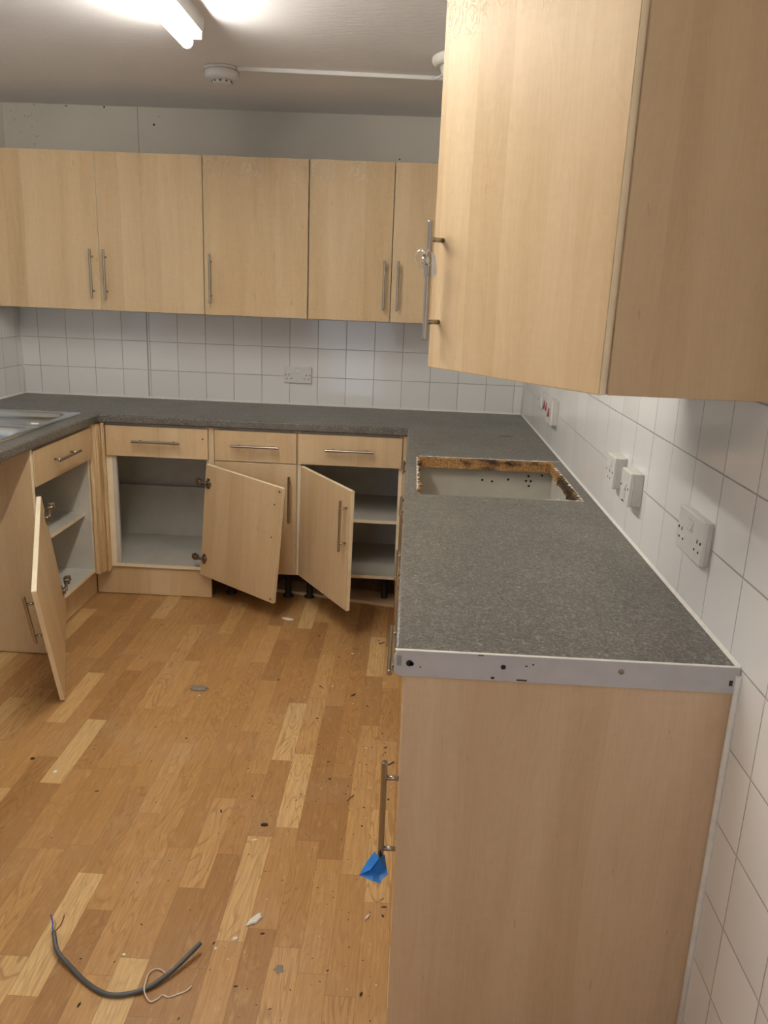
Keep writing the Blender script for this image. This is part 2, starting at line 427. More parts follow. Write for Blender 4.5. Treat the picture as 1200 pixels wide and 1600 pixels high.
# ------------------------------------------------------------------ handles and hinges (local frame: X right, Y into the unit, Z up)
HL, HP, HO, HR = .228, .158, .033, .006
def handle(parent, cx, cz, vertical=True, local=True):
    b = B(); hl, hp = HL/2, HP/2
    def P(t, y): return (cx, y, cz+t) if vertical else (cx+t, y, cz)
    e = .0012
    b.tube([P(-hl, -HO), P(-hl+e, -HO), P(-hl+2*e, -HO), P(-hl+3*e, -HO), P(hl-3*e, -HO), P(hl-2*e, -HO), P(hl-e, -HO), P(hl, -HO)], HR, M['steel'], 16, taper=[.8, 1, 1, 1, 1, 1, 1, .8])
    for sgn in (-1, 1):
        b.tube([P(sgn*hp, 0.0), P(sgn*hp, -HO+.003)], .0048, M['steel'], 12)
    return b.done('handle', parent, local=True)
T = .018
def hinge(parent, x, z, side, arm=.045):
    """cup and arm on the inner face (Y=T); side=+1 the arm reaches to -X beyond the hinge edge"""
    b = B()
    b.lathe([(.017, 0), (.018, .0015), (.014, .004)], (x, T-.0005, z), M['hinge'], 20, axis='y')
    b.box(x-.009, x+.009, T, T+.003, z-.026, z+.026, M['hinge'], .0015)
    b.box(x-.012, x+.010, T+.001, T+.013, z-.011, z+.011, M['hinge'], .003)
    xe = x-side*(.022+arm)
    xs = sorted((x-side*.002, xe))
    b.box(xs[0], xs[1], T+.008, T+.020, z-.007, z+.007, M['hinge'], .004)
    b.box(min(xe, xe+side*.022), max(xe, xe+side*.022), T+.004, T+.028, z-.013, z+.013, M['hinge'], .004)
    b.box(min(xe, xe+side*.010), max(xe, xe+side*.010), T+.010, T+.034, z-.005, z+.019, M['hinge'], .002)
    return b.done('hinge', parent, local=True)
def door(parent, w, h, hinge_left, mat, hpos=None, hinges=False, has_handle=True, matrix=None, edge=None):
    """hpos: z of handle centre; origin bottom-left of the outer face"""
    b = B(); b.box(0, w, 0, T, 0, h, mat, .0012, 1)
    # pale edging strips all round
    ed = edge or M['maple_edge']; e = .0006
    b.box(-e, .0004, .0012, T-.0012, .001, h-.001, ed).box(w-.0004, w+e, .0012, T-.0012, .001, h-.001, ed)
    b.box(.001, w-.001, .0012, T-.0012, h-.0004, h+e, ed).box(.001, w-.001, .0012, T-.0012, -e, .0004, ed)
    o = b.done('door', parent, local=True)
    if matrix is not None: o.matrix_local = matrix
    if has_handle: handle(o, (w-.030) if hinge_left else .030, hpos)
    if hinges:
        x = .022 if hinge_left else w-.022; s_ = 1 if hinge_left else -1
        hinge(o, x, .09, s_, hinges); hinge(o, x, h-.09, s_, hinges)
    return o
def frame(o, xdir, parent):
    X = Vector(xdir).normalized(); Z = Vector((0, 0, 1)); Y = Z.cross(X)
    m = Matrix(((X.x, Y.x, Z.x, 0), (X.y, Y.y, Z.y, 0), (X.z, Y.z, Z.z, 0), (0, 0, 0, 1)))
    m.translation = Vector(o) - off_of(parent); return m
def frame3(o, X, Z, parent):
    X = Vector(X).normalized(); Z = Vector(Z); Z = (Z - X*Z.dot(X)).normalized(); Y = Z.cross(X)
    m = Matrix(((X.x, Y.x, Z.x, 0), (X.y, Y.y, Z.y, 0), (X.z, Y.z, Z.z, 0), (0, 0, 0, 1)))
    m.translation = Vector(o) - off_of(parent); return m
def drawer(parent, w, h, matrix, has_handle=True, hole=None, hx=None, depth=.40):
    b = B(); b.box(0, w, 0, T, 0, h, M['maple'], .0015, 2)
    b.box(.03, w-.03, T, depth, .015, h-.045, M['carcass'])
    o = b.done('drawer', parent, local=True); o.matrix_local = matrix
    if has_handle: handle(o, hx if hx is not None else w/2, h*.53, vertical=False)
    if hole:
        b = B().lathe([(.0001, 0), (.004, 0), (.004, .001)], (hole[0], -.0006, hole[1]), M['black'], 12, axis='y'); b.done('screw_hole', o, local=True)
    return o
DH = 0.545; DZ = 0.158; DRZ = 0.712; DRH = 0.146     # base doors and drawer fronts

def carcass(parent, x0, x1, y0, y1, z0, z1, open_side, shelf=None, th=.016, rail=True, side_mat=None, top=True):
    """box of boards with one open side ('-y','+x','-x')"""
    m = M['carcass']; b = B(); e = M['maple_edge']; sm = side_mat or m
    b.box(x0, x1, y0, y1, z0, z0+th, m)
    if top: b.box(x0+.001, x1-.001, y0+.001, y1-.001, z1-th, z1, m)
    else: b.box(x1-.06, x1-.001, y0+.001, y1-.001, z1-th, z1, m)
    if open_side == '-y':
        b.box(x0, x0+th, y0, y1, z0+th, z1-th, m).box(x1-th, x1, y0, y1, z0+th, z1-th, m)
        b.box(x0+th, x1-th, y1-.012, y1-.004, z0+th, z1-th, m)
        b.box(x0, x0+th, y0-.0012, y0, z0, z1, e).box(x1-th, x1, y0-.0012, y0, z0, z1, e).box(x0+th, x1-th, y0-.0012, y0, z0, z0+th, e)
    else:
        b.box(x0, x1, y0, y0+th, z0+th, z1-th, sm).box(x0, x1, y1-th, y1, z0+th, z1-th, m)
        xb = (x0+.004, x0+.012) if open_side == '+x' else (x1-.012, x1-.004)
        b.box(xb[0], xb[1], y0+th, y1-th, z0+th, z1-th, m)
        xf = (x1, x1+.0012) if open_side == '+x' else (x0-.0012, x0)
        b.box(xf[0], xf[1], y0, y0+th, z0, z1, e).box(xf[0], xf[1], y1-th, y1, z0, z1, e).box(xf[0], xf[1], y0+th, y1-th, z0, z0+th, e)
    o = b.done('carcass', parent)
    if shelf:
        b = B(); d = .03
        if open_side == '-y':
            b.box(x0+th+.001, x1-th-.001, y0+d, y1-.013, shelf, shelf+.016, m).box(x0+th+.001, x1-th-.001, y0+d-.0012, y0+d, shelf, shelf+.016, e)
        else:
            b.box(x0+.013, x1-d, y0+th+.001, y1-th-.001, shelf, shelf+.016, m).box(x1-d, x1-d+.0012, y0+th+.001, y1-th-.001, shelf, shelf+.016, e)
        b.done('shelf', parent)
    return o

# ------------------------------------------------------------------ base units, far wall
YC = -.566; YD = -.585     # carcass front, door outer face
ZB, ZT = .150, .869
# unit A (door swung right round, hanging askew)
ux = thing('base_cabinet', 'wide-open empty maple base cabinet in the left corner with its door swung right round', 'cabinet', (-1.79, -.30, ZB))
b = carcass(ux, -2.600, -1.535, YC, -.03, ZB, ZT, '-y')
B().box(-2.060, -1.986, YC-.0015, YC+.016, ZB+.0165, DRZ-.002, M['carcass']).box(-2.034, -2.006, YC-.0025, YC-.0014, ZB+.0165, DRZ-.002, M['maple_edge']).done('blanking_panel', ux)
B().box(-2.580, -1.553, -.075, -.060, ZB+.0165, .445, M['carcass']).done('service_panel', ux)
drawer(ux, .487, DRH, frame((-2.026, YD, DRZ), (1, 0, 0), ux), hole=(.463, .098), hx=.247)
dw = .461
bo = Vector((-1.189, -.807, .090)); ho = Vector((-1.590, -.583, .135))   # free and hinge bottom corners of the inner face
Xd = (ho-bo).normalized(); Zd = Vector((-.098*.873*-1, .098*.487*-1, 1))
m4 = frame3(bo, Xd, (-.1*.87*-1, .1*.49*-1, 1), ux)
m4 = m4 @ Matrix.Translation((0, -T, 0))
da = door(ux, dw, .564, False, M['maple'], .40, hinges=.030, matrix=m4)
for (hx_, hz_) in ((.030+.010, .40+.079), (.030+.012, .40-.079)):
    B().lathe([(.0001, 0), (.0035, 0), (.0035, .001)], (hx_, T+.0004, hz_), M['black'], 12, axis='y').done('screw_hole', da, local=True)
for (hx_, hz_) in ((.018, .545), (.018, .018)):
    B().lathe([(.0001, 0), (.006, 0), (.006, .0012)], (hx_, T+.0004, hz_), M['hinge'], 14, axis='y').done('buffer_pad', da, local=True)
# unit B (closed)
ux = thing('base_cabinet', 'narrow closed maple base cabinet between the two open ones on the far wall', 'cabinet', (-1.31, -.30, ZB))
carcass(ux, -1.510, -1.116, YC, -.03, ZB, ZT, '-y')
drawer(ux, .388, DRH, frame((-1.507, YD, DRZ), (1, 0, 0), ux))
door(ux, .388, DH+.004, True, M['maple'], DH-.160, matrix=frame((-1.507, YD, DZ), (1, 0, 0), ux))
prop(B().box(-1.5345, -1.5105, YD+.004, -.05, ZB, ZT, M['maple'], .001, 1).done('filler_panel', origin=(-1.5225, -.3, ZB)), 'slim vertical maple filler strip standing between the two left cabinets of the far run', 'panel')
# unit C (door open, shelf)
ux = thing('base_cabinet', 'open maple base cabinet with one shelf at the right end of the far run', 'cabinet', (-.86, -.30, ZB))
carcass(ux, -1.115, -.618, YC, -.03, ZB, ZT, '-y', shelf=.425)
drawer(ux, .491, DRH, frame((-1.1125, YD, DRZ), (1, 0, 0), ux))
dm = frame3((-1.103, -.600, .163), Vector((.270, -.408, -.008)), (.015, -.01, 1), ux)
door(ux, .489, .544, True, M['maple'], DH-.160, hinges=.012, matrix=dm)
prop(B().box(-.617, -.600, YD+.002, -.05, ZB, ZT, M['maple'], .001, 1).done('corner_filler', origin=(-.608, -.3, ZB)), 'narrow maple filler strip in the right inner corner beneath the grey worktop', 'panel')

# legs under the units without plinth
def leg(x, y, lab):
    prop(B().lathe([(.026, 0), (.028, .006), (.016, .012), (.016, .12), (.030, .135), (.030, .1495)], (x, y, 0.0), M['black'], 20).done('cabinet_leg', origin=(x, y, 0)),
         lab, 'leg', 'legs under the far cabinets')
for lx, wh in ((-1.46, 'behind the swung-round door'), (-1.17, 'under the narrow closed cabinet'), (-1.06, 'behind the ajar door with a handle'), (-.68, 'below the open shelf cabinet')):
    leg(lx, -.47, 'front black plastic leg ' + wh)
    leg(lx, -.12, 'rear black plastic leg ' + wh)

# plinths
prop(B().box(-2.115, -1.540, -.556, -.540, .003, .148, M['maple'], .001, 1).done('plinth', origin=(-1.82, -.548, 0)), 'maple plinth board under the wide-open cabinet at the left of the far wall', 'plinth')
prop(B().box(-2.134, -2.118, -1.240, -.557, .003, .148, M['maple'], .001, 1).done('plinth', origin=(-2.126, -.9, 0)), 'maple plinth board under the left-hand cabinet with the fallen door', 'plinth')
b = B(); b.box(-.33, .33, 0, .145, .001, .017, M['maple'], .001, 1)
pl = b.done('plinth', local=True); pl.location = (-.935, -.495, 0); pl.rotation_euler = (0, 0, math.radians(-12.5))
prop(pl, 'fallen maple plinth board lying flat on the floor in the dark under the far cabinets', 'plinth')

# worn corner post
b = B(); pts = []
path = [(-2.078, -.657), (-2.062, -.652), (-2.058, -.622), (-2.052, -.616), (-2.050, -.606), (-2.045, -.600), (-2.039, -.607), (-2.034, -.600), (-2.029, -.594), (-2.0315, -.571), (-2.078, -.571)]
nseg = 30; zs = [ZB-.012 + (ZT-ZB+.012)*k/nseg for k in range(nseg+1)]
i = b.mi(M['maple_raw']); rows = []
dense = []
for k in range(len(path)):
    a, c = Vector(path[k]), Vector(path[(k+1) % len(path)]); nn = 4 if k < 8 else 1
    for q in range(nn): dense.append(a.lerp(c, q/nn))
for zi, z in enumerate(zs):
    row = []
    for k, p in enumerate(dense):
        inner = k >= 33
        jz = z; d = 0
        if not inner:
            d = .0062*noise.noise(Vector((k*.9, z*3.0, 1.0))) + .002*noise.noise(Vector((k*2.1, z*25, 5.0)))
            if zi == 0: jz += .016*abs(noise.noise(Vector((k*1.7, 3.1, 0)))) - .006
        row.append(b.bm.verts.new((p.x + d, p.y - d, jz)))
    rows.append(row)
L = len(dense)
for a in range(nseg):
    for k in range(L):
        f = b.bm.faces.new((rows[a][k], rows[a][(k+1) % L], rows[a+1][(k+1) % L], rows[a+1][k])); f.material_index = i
b.bm.faces.new(rows[0][::-1]); b.bm.faces.new(rows[-1])
prop(b.done('corner_post', origin=(-2.05, -.62, ZB)), 'worn fluted maple corner post with a frayed bottom where the left and far cabinets meet', 'post')

# ------------------------------------------------------------------ base unit, left wall (door fallen off)
XF = -2.060
ux = thing('base_cabinet', 'maple base cabinet on the left wall beneath the sink with its door hanging off', 'cabinet', (-2.37, -.96, 0))
carcass(ux, -2.64, XF-.019, -1.245, -.664, ZB, ZT, '+x', shelf=.435, top=False)
drawer(ux, .575, DRH, frame((XF, -1.243, DRZ), (0, 1, 0), ux), hx=.262, depth=.05)
b = B().box(-2.64, XF-.004, -1.265, -1.247, .004, ZT, M['maple'], .001, 1); b.box(XF-.004, XF-.003, -1.264, -1.248, .004, ZT, M['maple_edge'])
b.done('end_panel', ux)
A_ = Vector((-1.959, -1.416, .726)); B_ = Vector((-1.788, -1.857, .524)); C_ = Vector((-1.824, -1.633, .005)); D_ = Vector((-1.995, -1.192, .206))
m4 = frame3(D_, B_-A_, A_-D_, ux) @ Matrix.Translation((0, -T, 0))
door(ux, .514, .567, True, M['maple'], .567-.160, hinges=.048, matrix=m4)

# ------------------------------------------------------------------ right-hand run
XR = -.577
def right_unit(y0, y1, label, nd, handles=True, hinge_far=True):
    u = thing('base_cabinet', label, 'cabinet', (-.29, (y0+y1)/2, ZB))
    carcass(u, XR+.019, -.02, y0+.001, y1-.001, ZB, ZT, '-x')
    w = y1-y0-.006
    drawer(u, w, DRH, frame((XR, y1-.003, DRZ), (0, -1, 0), u), hx=w/2)
    door(u, w, DH, hinge_far, M['maple'], DH-.160, matrix=frame((XR, y1-.003, DZ), (0, -1, 0), u))
    return u
u = right_unit(-2.967, -2.467, 'maple base cabinet at the near end, a blue scrap on its door handle', 1)
B().box(XR-.005, -.006, -2.985, -2.9675, .0, ZT-.003, maple('pinkish maple end panel', tint=(.98, .98, 1.08)), .001, 1).done('end_panel', u)
right_unit(-2.466, -1.886, 'maple base cabinet second from the near end of the right-hand run', 1, hinge_far=False)
# hob unit: open topped
u = thing('base_cabinet', 'maple base cabinet under the empty hob cut-out, pale inside', 'cabinet', (-.29, -1.54, ZB))
b = B(); m = M['carcass']
b.box(XR+.019, -.02, -1.884, -1.868, ZB, ZT, m).box(XR+.019, -.02, -1.216, -1.200, ZB, ZT, m).box(XR+.019, -.02, -1.868, -1.216, ZB, ZB+.016, m).box(-.032, -.024, -1.868, -1.216, ZB+.016, ZT, m)
b.done('carcass', u)
for (hx_, hz_) in ((-.122, .845), (-.112, .826), (-.130, .826), (-.118, .806), (-.20, .828), (-.262, .818), (-.30, .822), (-.070, .850)):
    B().lathe([(.0001, 0), (.0045, 0), (.0045, .0012)], (hx_, -1.2165, hz_), M['black'], 10, axis='y').done('screw_hole', u)
dd = frame((XR, -1.203, DRZ), (0, -1, 0), u)
bb = B().box(0, .678, 0, T, 0, DRH, M['maple'], .001, 1).done('false_drawer_front', u, local=True); bb.matrix_local = dd; handle(bb, .34, DRH*.53, vertical=False)
door(u, .678, DH, True, M['maple'], DH-.160, matrix=frame((XR, -1.203, DZ), (0, -1, 0), u))
right_unit(-1.199, -.600, 'maple base cabinet nearest the right inner corner of the worktop', 1)
prop(B().box(-.535, -.519, -2.966, -.60, .002, .148, M['maple'], .001, 1).done('plinth', origin=(-.527, -1.8, 0)), 'long maple plinth board under the right-hand run', 'plinth')

# ------------------------------------------------------------------ worktop (one U-shaped slab with a hob hole and a sink hole)
def slab():
    b = B(); mt = b.mi(M['worktop']); mc = b.mi(M['chip'])
    xs = [-W+.001, -2.585, -2.150, -2.050, -.600, -.560, -.040, -.001]
    ys = [-2.984, -2.60, -1.842, -1.585, -1.245, -.630, -.600, -.001]
    def inside(x, y):
        if y > -.600: return True
        if x > -.600: return not (-.560 < x < -.040 and -1.842 < y < -1.245)
        if x < -2.050 and y > -2.60: return not (-2.585 < x < -2.150 and -1.585 < y < -.630)
        return False
    vs = {}
    def V(i, j, z):
        if (i, j, z) not in vs: vs[(i, j, z)] = b.bm.verts.new((xs[i], ys[j], z))
        return vs[(i, j, z)]
    z0, z1 = .870, WT
    nx, ny = len(xs)-1, len(ys)-1
    cell = [[inside((xs[i]+xs[i+1])/2, (ys[j]+ys[j+1])/2) for j in range(ny)] for i in range(nx)]
    def has(i, j): return 0 <= i < nx and 0 <= j < ny and cell[i][j]
    top_edges = []
    for i in range(nx):
        for j in range(ny):
            if not cell[i][j]: continue
            f = b.bm.faces.new((V(i, j, z1), V(i+1, j, z1), V(i+1, j+1, z1), V(i, j+1, z1))); f.material_index = mt
            f = b.bm.faces.new((V(i, j, z0), V(i, j+1, z0), V(i+1, j+1, z0), V(i+1, j, z0))); f.material_index = mt
            for (di, dj, a, c) in ((-1, 0, (i, j), (i, j+1)), (1, 0, (i+1, j), (i+1, j+1)), (0, -1, (i, j), (i+1, j)), (0, 1, (i, j+1), (i+1, j+1))):
                if not has(i+di, j+dj):
                    f = b.bm.faces.new((V(*a, z0), V(*c, z0), V(*c, z1), V(*a, z1)))
                    mx = (xs[a[0]]+xs[c[0]])/2; my = (ys[a[1]]+ys[c[1]])/2
                    hole = -.57 < mx < -.03 and -1.85 < my < -1.24
                    f.material_index = mc if hole else mt
                    if not hole: top_edges.append((V(*a, z1), V(*c, z1))); top_edges.append((V(*a, z0), V(*c, z0)))
    bmesh.ops.recalc_face_normals(b.bm, faces=b.bm.faces)
    es = []
    for a, c in top_edges:
        e = b.bm.edges.get((a, c))
        if e: es.append(e)
    rr = bmesh.ops.bevel(b.bm, geom=es, offset=.007, segments=4, profile=.5, affect='EDGES')
    for f in rr['faces']: f.smooth = True
    return b
wt = slab().done('worktop', origin=(-.3, -1.5, .87))
prop(wt, 'dark grey speckled laminate worktop running round three sides of the kitchen', 'worktop')
# ragged chipboard lip inside the hob hole
def ragged(y_or_x, a0, a1, along, inward, amp, seed, m, zt, zb, n=60):
    """strip hugging a hole side: 'along' axis, projecting inward by random amounts"""
    b = B(); i = b.mi(m); rows = []
    for k in range(n+1):
        t = a0 + (a1-a0)*k/n
        d = amp*(.35 + .65*abs(noise.noise(Vector((t*40, seed, 0))))*1.6) + .0015*random.random()
        zz = zt - .001 - .004*abs(noise.noise(Vector((t*70, seed+4, 0))))
        row = []
        for (dd_, z) in ((0, zz), (d, zz-.003), (d*.75, (zz+zb)/2), (d*.9, zb), (0, zb)):
            p = (t, y_or_x+inward*dd_, z) if along == 'x' else (y_or_x+inward*dd_, t, z)
            row.append(b.bm.verts.new(p))
        rows.append(row)
    for k in range(n):
        for q in range(5):
            f = b.bm.faces.new((rows[k][q], rows[k+1][q], rows[k+1][(q+1) % 5], rows[k][(q+1) % 5])); f.material_index = i
    b.bm.faces.new(rows[0]); b.bm.faces.new(rows[-1][::-1])
    return b
ragged(-1.245, -.560, -.040, 'x', -1, .008, 1, M['chip'], WT-.001, .869).done('cut_edge', wt)
ragged(-.560, -1.842, -1.245, 'y', 1, .018, 2, M['chip'], WT-.001, .871).done('cut_edge', wt)
ragged(-.040, -1.842, -1.245, 'y', -1, .022, 3, M['chip'], WT-.001, .871).done('cut_edge', wt)
# pale splintered laminate and old sealant round the hole
def splinter(pts, seed, wdt):
    b = B(); i = b.mi(M['seal']); L_ = []; n = 46
    P = [Vector((x, y, 0)) for x, y in pts]
    prev = None
    for s in range(len(P)-1):
        for k in range(n):
            t = k/n; p = P[s].lerp(P[s+1], t); d = (P[s+1]-P[s]).normalized(); nr = Vector((-d.y, d.x, 0))
            r = abs(noise.noise(p*55+Vector((seed, 0, 0))))*1.8
            ww = wdt*max(.0, r-.15); hh = .0012+.0016*r
            a = p - nr*.0012; c = p + nr*(ww+.0004)
            cur = [b.bm.verts.new((a.x, a.y, WT+.0002)), b.bm.verts.new((a.x, a.y, WT+hh)), b.bm.verts.new((c.x, c.y, WT+hh*.6)), b.bm.verts.new((c.x, c.y, WT+.0002))]
            if prev:
                for q in range(4):
                    f = b.bm.faces.new((prev[q], cur[q], cur[(q+1) % 4], prev[(q+1) % 4])); f.material_index = i
            prev = cur
    return b
splinter([(-.045, -1.36), (-.041, -1.50), (-.040, -1.842), (-.17, -1.842)], 1, -.012).done('splintered_edge', wt)
splinter([(-.560, -1.26), (-.560, -1.80)], 5, .012).done('splintered_edge', wt)
splinter([(-.060, -1.245), (-.30, -1.244), (-.558, -1.246)], 9, .004).done('splintered_edge', wt)
# raised joint line beyond the hob hole
B().prism([(-1.236, WT-.0003), (-1.232, WT+.0009), (-1.229, WT-.0003)], 'x', -.118, -.012, M['seal']).done('joint_bead', wt)
# stuck-on brown splash
b = B(); i = b.mi(M['dark_chip'])
vv = [b.bm.verts.new((-.162+.034*math.cos(a), -.706+.0085*math.sin(a)*(1+.4*math.sin(3*a)), WT+.0004)) for a in [2*math.pi*k/18 for k in range(18)]]
b.bm.faces.new(vv)
bmesh.ops.solidify(b.bm, geom=b.bm.faces[:], thickness=.001)
o = b.done('dried_stain', wt)
o.data.materials.clear(); o.data.materials.append(plain('dried brown stain', (.10, .035, .015), .5))
# painted strip on the near end of the worktop
def rrect(x0, x1, z0, z1, r, corners, n=8):
    out = []
    for (cx, cz, a0, key) in ((x1-r, z1-r, 0, 'tr'), (x0+r, z1-r, 90, 'tl'), (x0+r, z0+r, 180, 'bl'), (x1-r, z0+r, 270, 'br')):
        if key in corners:
            for k in range(n+1):
                a = math.radians(a0+90*k/n); out.append((cx+r*math.cos(a), cz+r*math.sin(a)))
        else:
            out.append({'tr': (x1, z1), 'tl': (x0, z1), 'bl': (x0, z0), 'br': (x1, z0)}[key])
    return out
b = B().prism(rrect(-.6015, -.002, .866, .914, .014, ('tl', 'bl')), 'y', -2.9895, -2.9855, M['trim'])
b.box(-.600, -.004, -2.9895, -2.983, .9142, .9152, M['seal'])
es = b.done('end_strip', wt); es['label'] = 'pale painted strip with screw holes'
for x, z, r in ((-.410, .893, .0045), (-.574, .891, .006), (-.570, .890, .004)):
    B().lathe([(.0001, 0), (r, 0), (r, .001)], (x, -2.9893, z), M['black'], 14, axis='y', sign=-1).done('screw_hole', es)
for x, z, w_, h_ in ((-.372, .896, .004, .002), (-.385, .868, .018, .003), (-.455, .912, .010, .0015), (-.43, .869, .006, .004), (-.018, .880, .006, .010), (-.36, .899, .003, .003), (-.556, .884, .003, .002)):
    B().box(x, x+w_, -2.9900, -2.9894, z, z+h_, M['dark_chip']).done('chipped_spot', es)
b = B().lathe([(.0001, 0), (.005, 0), (.0045, .0015), (.002, .0018)], (-.205, -2.9895, .896), M['hinge'], 16, axis='y', sign=-1)
b.done('screw', es); B().box(-.596, -.588, -2.9901, -2.9894, .886, .905, plain('rubbed patch', (.30, .30, .27), .6)).done('rubbed_patch', es)

# ------------------------------------------------------------------ sink
def sink():
    b = B(); i = b.mi(M['sink'])
    X0, X1, Y0, Y1 = -2.625, -2.125, -1.605, -.603
    def rr(x0, x1, y0, y1, r, n=6):
        out = []
        for (cx, cy, a0) in ((x1-r, y1-r, 0), (x0+r, y1-r, 90), (x0+r, y0+r, 180), (x1-r, y0+r, 270)):
            for k in range(n+1):
                a = math.radians(a0+90*k/n); out.append((cx+r*math.cos(a), cy+r*math.sin(a)))
        return out
    def ringverts(pts, z): return [b.bm.verts.new((p[0], p[1], z)) for p in pts]
    def bridge(A, C):
        n = len(A)
        for k in range(n):
            f = b.bm.faces.new((A[k], A[(k+1) % n], C[(k+1) % n], C[k])); f.smooth = True; f.material_index = i
    ym = -1.035
    halves = ((X0, X1, ym, Y1, (-2.555, -2.170, -.965, -.650), .020, .050), (X0, X1, Y0, ym, (-2.560, -2.165, -1.540, -1.085), .115, .07))
    for (x0, x1, y0, y1, (bx0, bx1, by0, by1), dep, rad) in halves:
        # the half-rim: square outline ring -> raised bead -> bowl
        o1 = ringverts(rr(x0, x1, y0, y1, .0015), WT+.0012); o2 = ringverts(rr(x0+.006, x1-.006, y0+(.006 if y0 == Y0 else 0.0001), y1-(.006 if y1 == Y1 else 0.0001), .0015), WT+.0055)
        m1 = ringverts(rr(bx0-.012, bx1+.012, by0-.012, by1+.012, rad+.01), WT+.0035); m2 = ringverts(rr(bx0, bx1, by0, by1, rad), WT+.0015)
        m3 = ringverts(rr(bx0+.008, bx1-.008, by0+.008, by1-.008, rad), WT-dep*.5); m4_ = ringverts(rr(bx0+.02, bx1-.02, by0+.02, by1-.02, rad), WT-dep+.004); m5 = ringverts(rr(bx0+.04, bx1-.04, by0+.04, by1-.04, rad*.7), WT-dep)
        for a, c in ((o1, o2), (o2, m1), (m1, m2), (m2, m3), (m3, m4_), (m4_, m5)): bridge(a, c)
        f = b.bm.faces.new(m5); f.material_index = i
    return b
sk = sink().done('sink', origin=(-2.375, -1.1, WT))
prop(sk, 'stainless steel inset sink and drainer let into the left-hand worktop', 'sink')
B().lathe([(.001, 0), (.038, 0), (.040, .002), (.030, .003)], (-2.36, -1.31, WT-.1145), M['chrome'], 24).done('waste', sk)
prop(B().box(-2.192, -2.160, -.975, -.962, WT+.0062, WT+.0110, M['white_chip'], .002).done('plaster_flake', origin=(-2.176, -.968, WT+.006)), 'little white scrap lying on the steel rim of the sink', 'flake')

# ------------------------------------------------------------------ wall units, far wall
Z1, Z2, YW = 1.373, 2.087, -.318
def wall_body(parent, x0, x1, y0, y1, zb=Z1, zt=Z2, open_side='-y'):
    b = B(); m = M['maple']; c = M['carcass']; th = .016
    b.box(x0, x0+th, y0, y1, zb, zt, m).box(x1-th, x1, y0, y1, zb, zt, m)
    b.box(x0+th, x1-th, y0, y1, zb, zb+th, c).box(x0+th, x1-th, y0, y1, zt-th, zt, c).box(x0+th, x1-th, y1-.010, y1-.002, zb+th, zt-th, c)
    b.box(x0+th, x1-th, y0+.02, y1-.012, zb+.34, zb+.356, c)
    return b.done('carcass', parent)
def wall_unit(x0, x1, doors, label):
    u = thing('wall_cabinet', label, 'cabinet', ((x0+x1)/2, -.15, Z1))
    wall_body(u, x0+.001, x1-.001, YW+.0195, -.003)
    for (a, c, hl, mt) in doors:
        door(u, c-a-.005, Z2-Z1-.002, hl, mt, .167, matrix=frame((a+.0025, YW, Z1), (1, 0, 0), u))
    return u
wall_unit(-2.613, -1.609, [(-2.613, -2.1125, True, M['maple']), (-2.1125, -1.6095, False, M['maple'])], 'leftmost maple wall cabinet, a wide one with two doors and paired handles')
wall_unit(-1.608, -1.110, [(-1.6075, -1.1115, False, M['maple_glue_sheen'])], 'middle single-door maple wall cabinet with handle at its left edge')
wall_unit(-1.109, -.318, [(-1.1085, -.7135, True, M['maple_glue_sheen']), (-.7135, -.3185, False, M['maple'])], 'rightmost maple wall cabinet on the far wall, partly behind the near open door')
prop(B().box(-2.677, -2.614, YW+.004, YW+.02, Z1, Z2, M['maple'], .001, 1).done('filler_panel', origin=(-2.645, -.3, Z1)), 'narrow maple filler strip between the leftmost wall cabinet and the left wall', 'panel')

# near wall unit on the right wall with its door ajar
Hn = Vector((-.288, -2.95, 1.368)); Fn = Vector((-.562, -2.568, 1.368))
u = thing('wall_cabinet', 'large maple wall cabinet at upper right whose door stands ajar', 'cabinet', (-.14, -2.7, 1.368))
b = B(); m = M['carcass']; zb, zt = 1.368, 2.085; x0, x1, y0, y1 = -.270, -.002, -2.948, -2.478; th = .016
b.box(x0, x1, y0+.0175, y0+.0175+th, zb, zt, m).box(x0, x1, y1-th, y1, zb, zt, M['maple'])
b.box(x0, x1, y0+.0335, y1-th, zb, zb+th, m).box(x0, x1, y0+.0335, y1-th, zt-th, zt, m).box(x1-.010, x1-.002, y0+.0335, y1-th, zb+th, zt-th, m)
b.done('carcass', u)
B().box(x0+.01, x1, y0+.0335, y1-th, zb+.34, zb+.356, m).done('shelf', u)
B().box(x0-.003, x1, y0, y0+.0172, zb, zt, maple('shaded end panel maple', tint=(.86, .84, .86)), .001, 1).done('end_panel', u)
Xn = (Hn-Fn).normalized(); wn_ = (Hn-Fn).length
nd = door(u, wn_, .716, False, M['maple_glue_sheen'], .172, hinges=.01, matrix=frame(Fn, Xn, u))

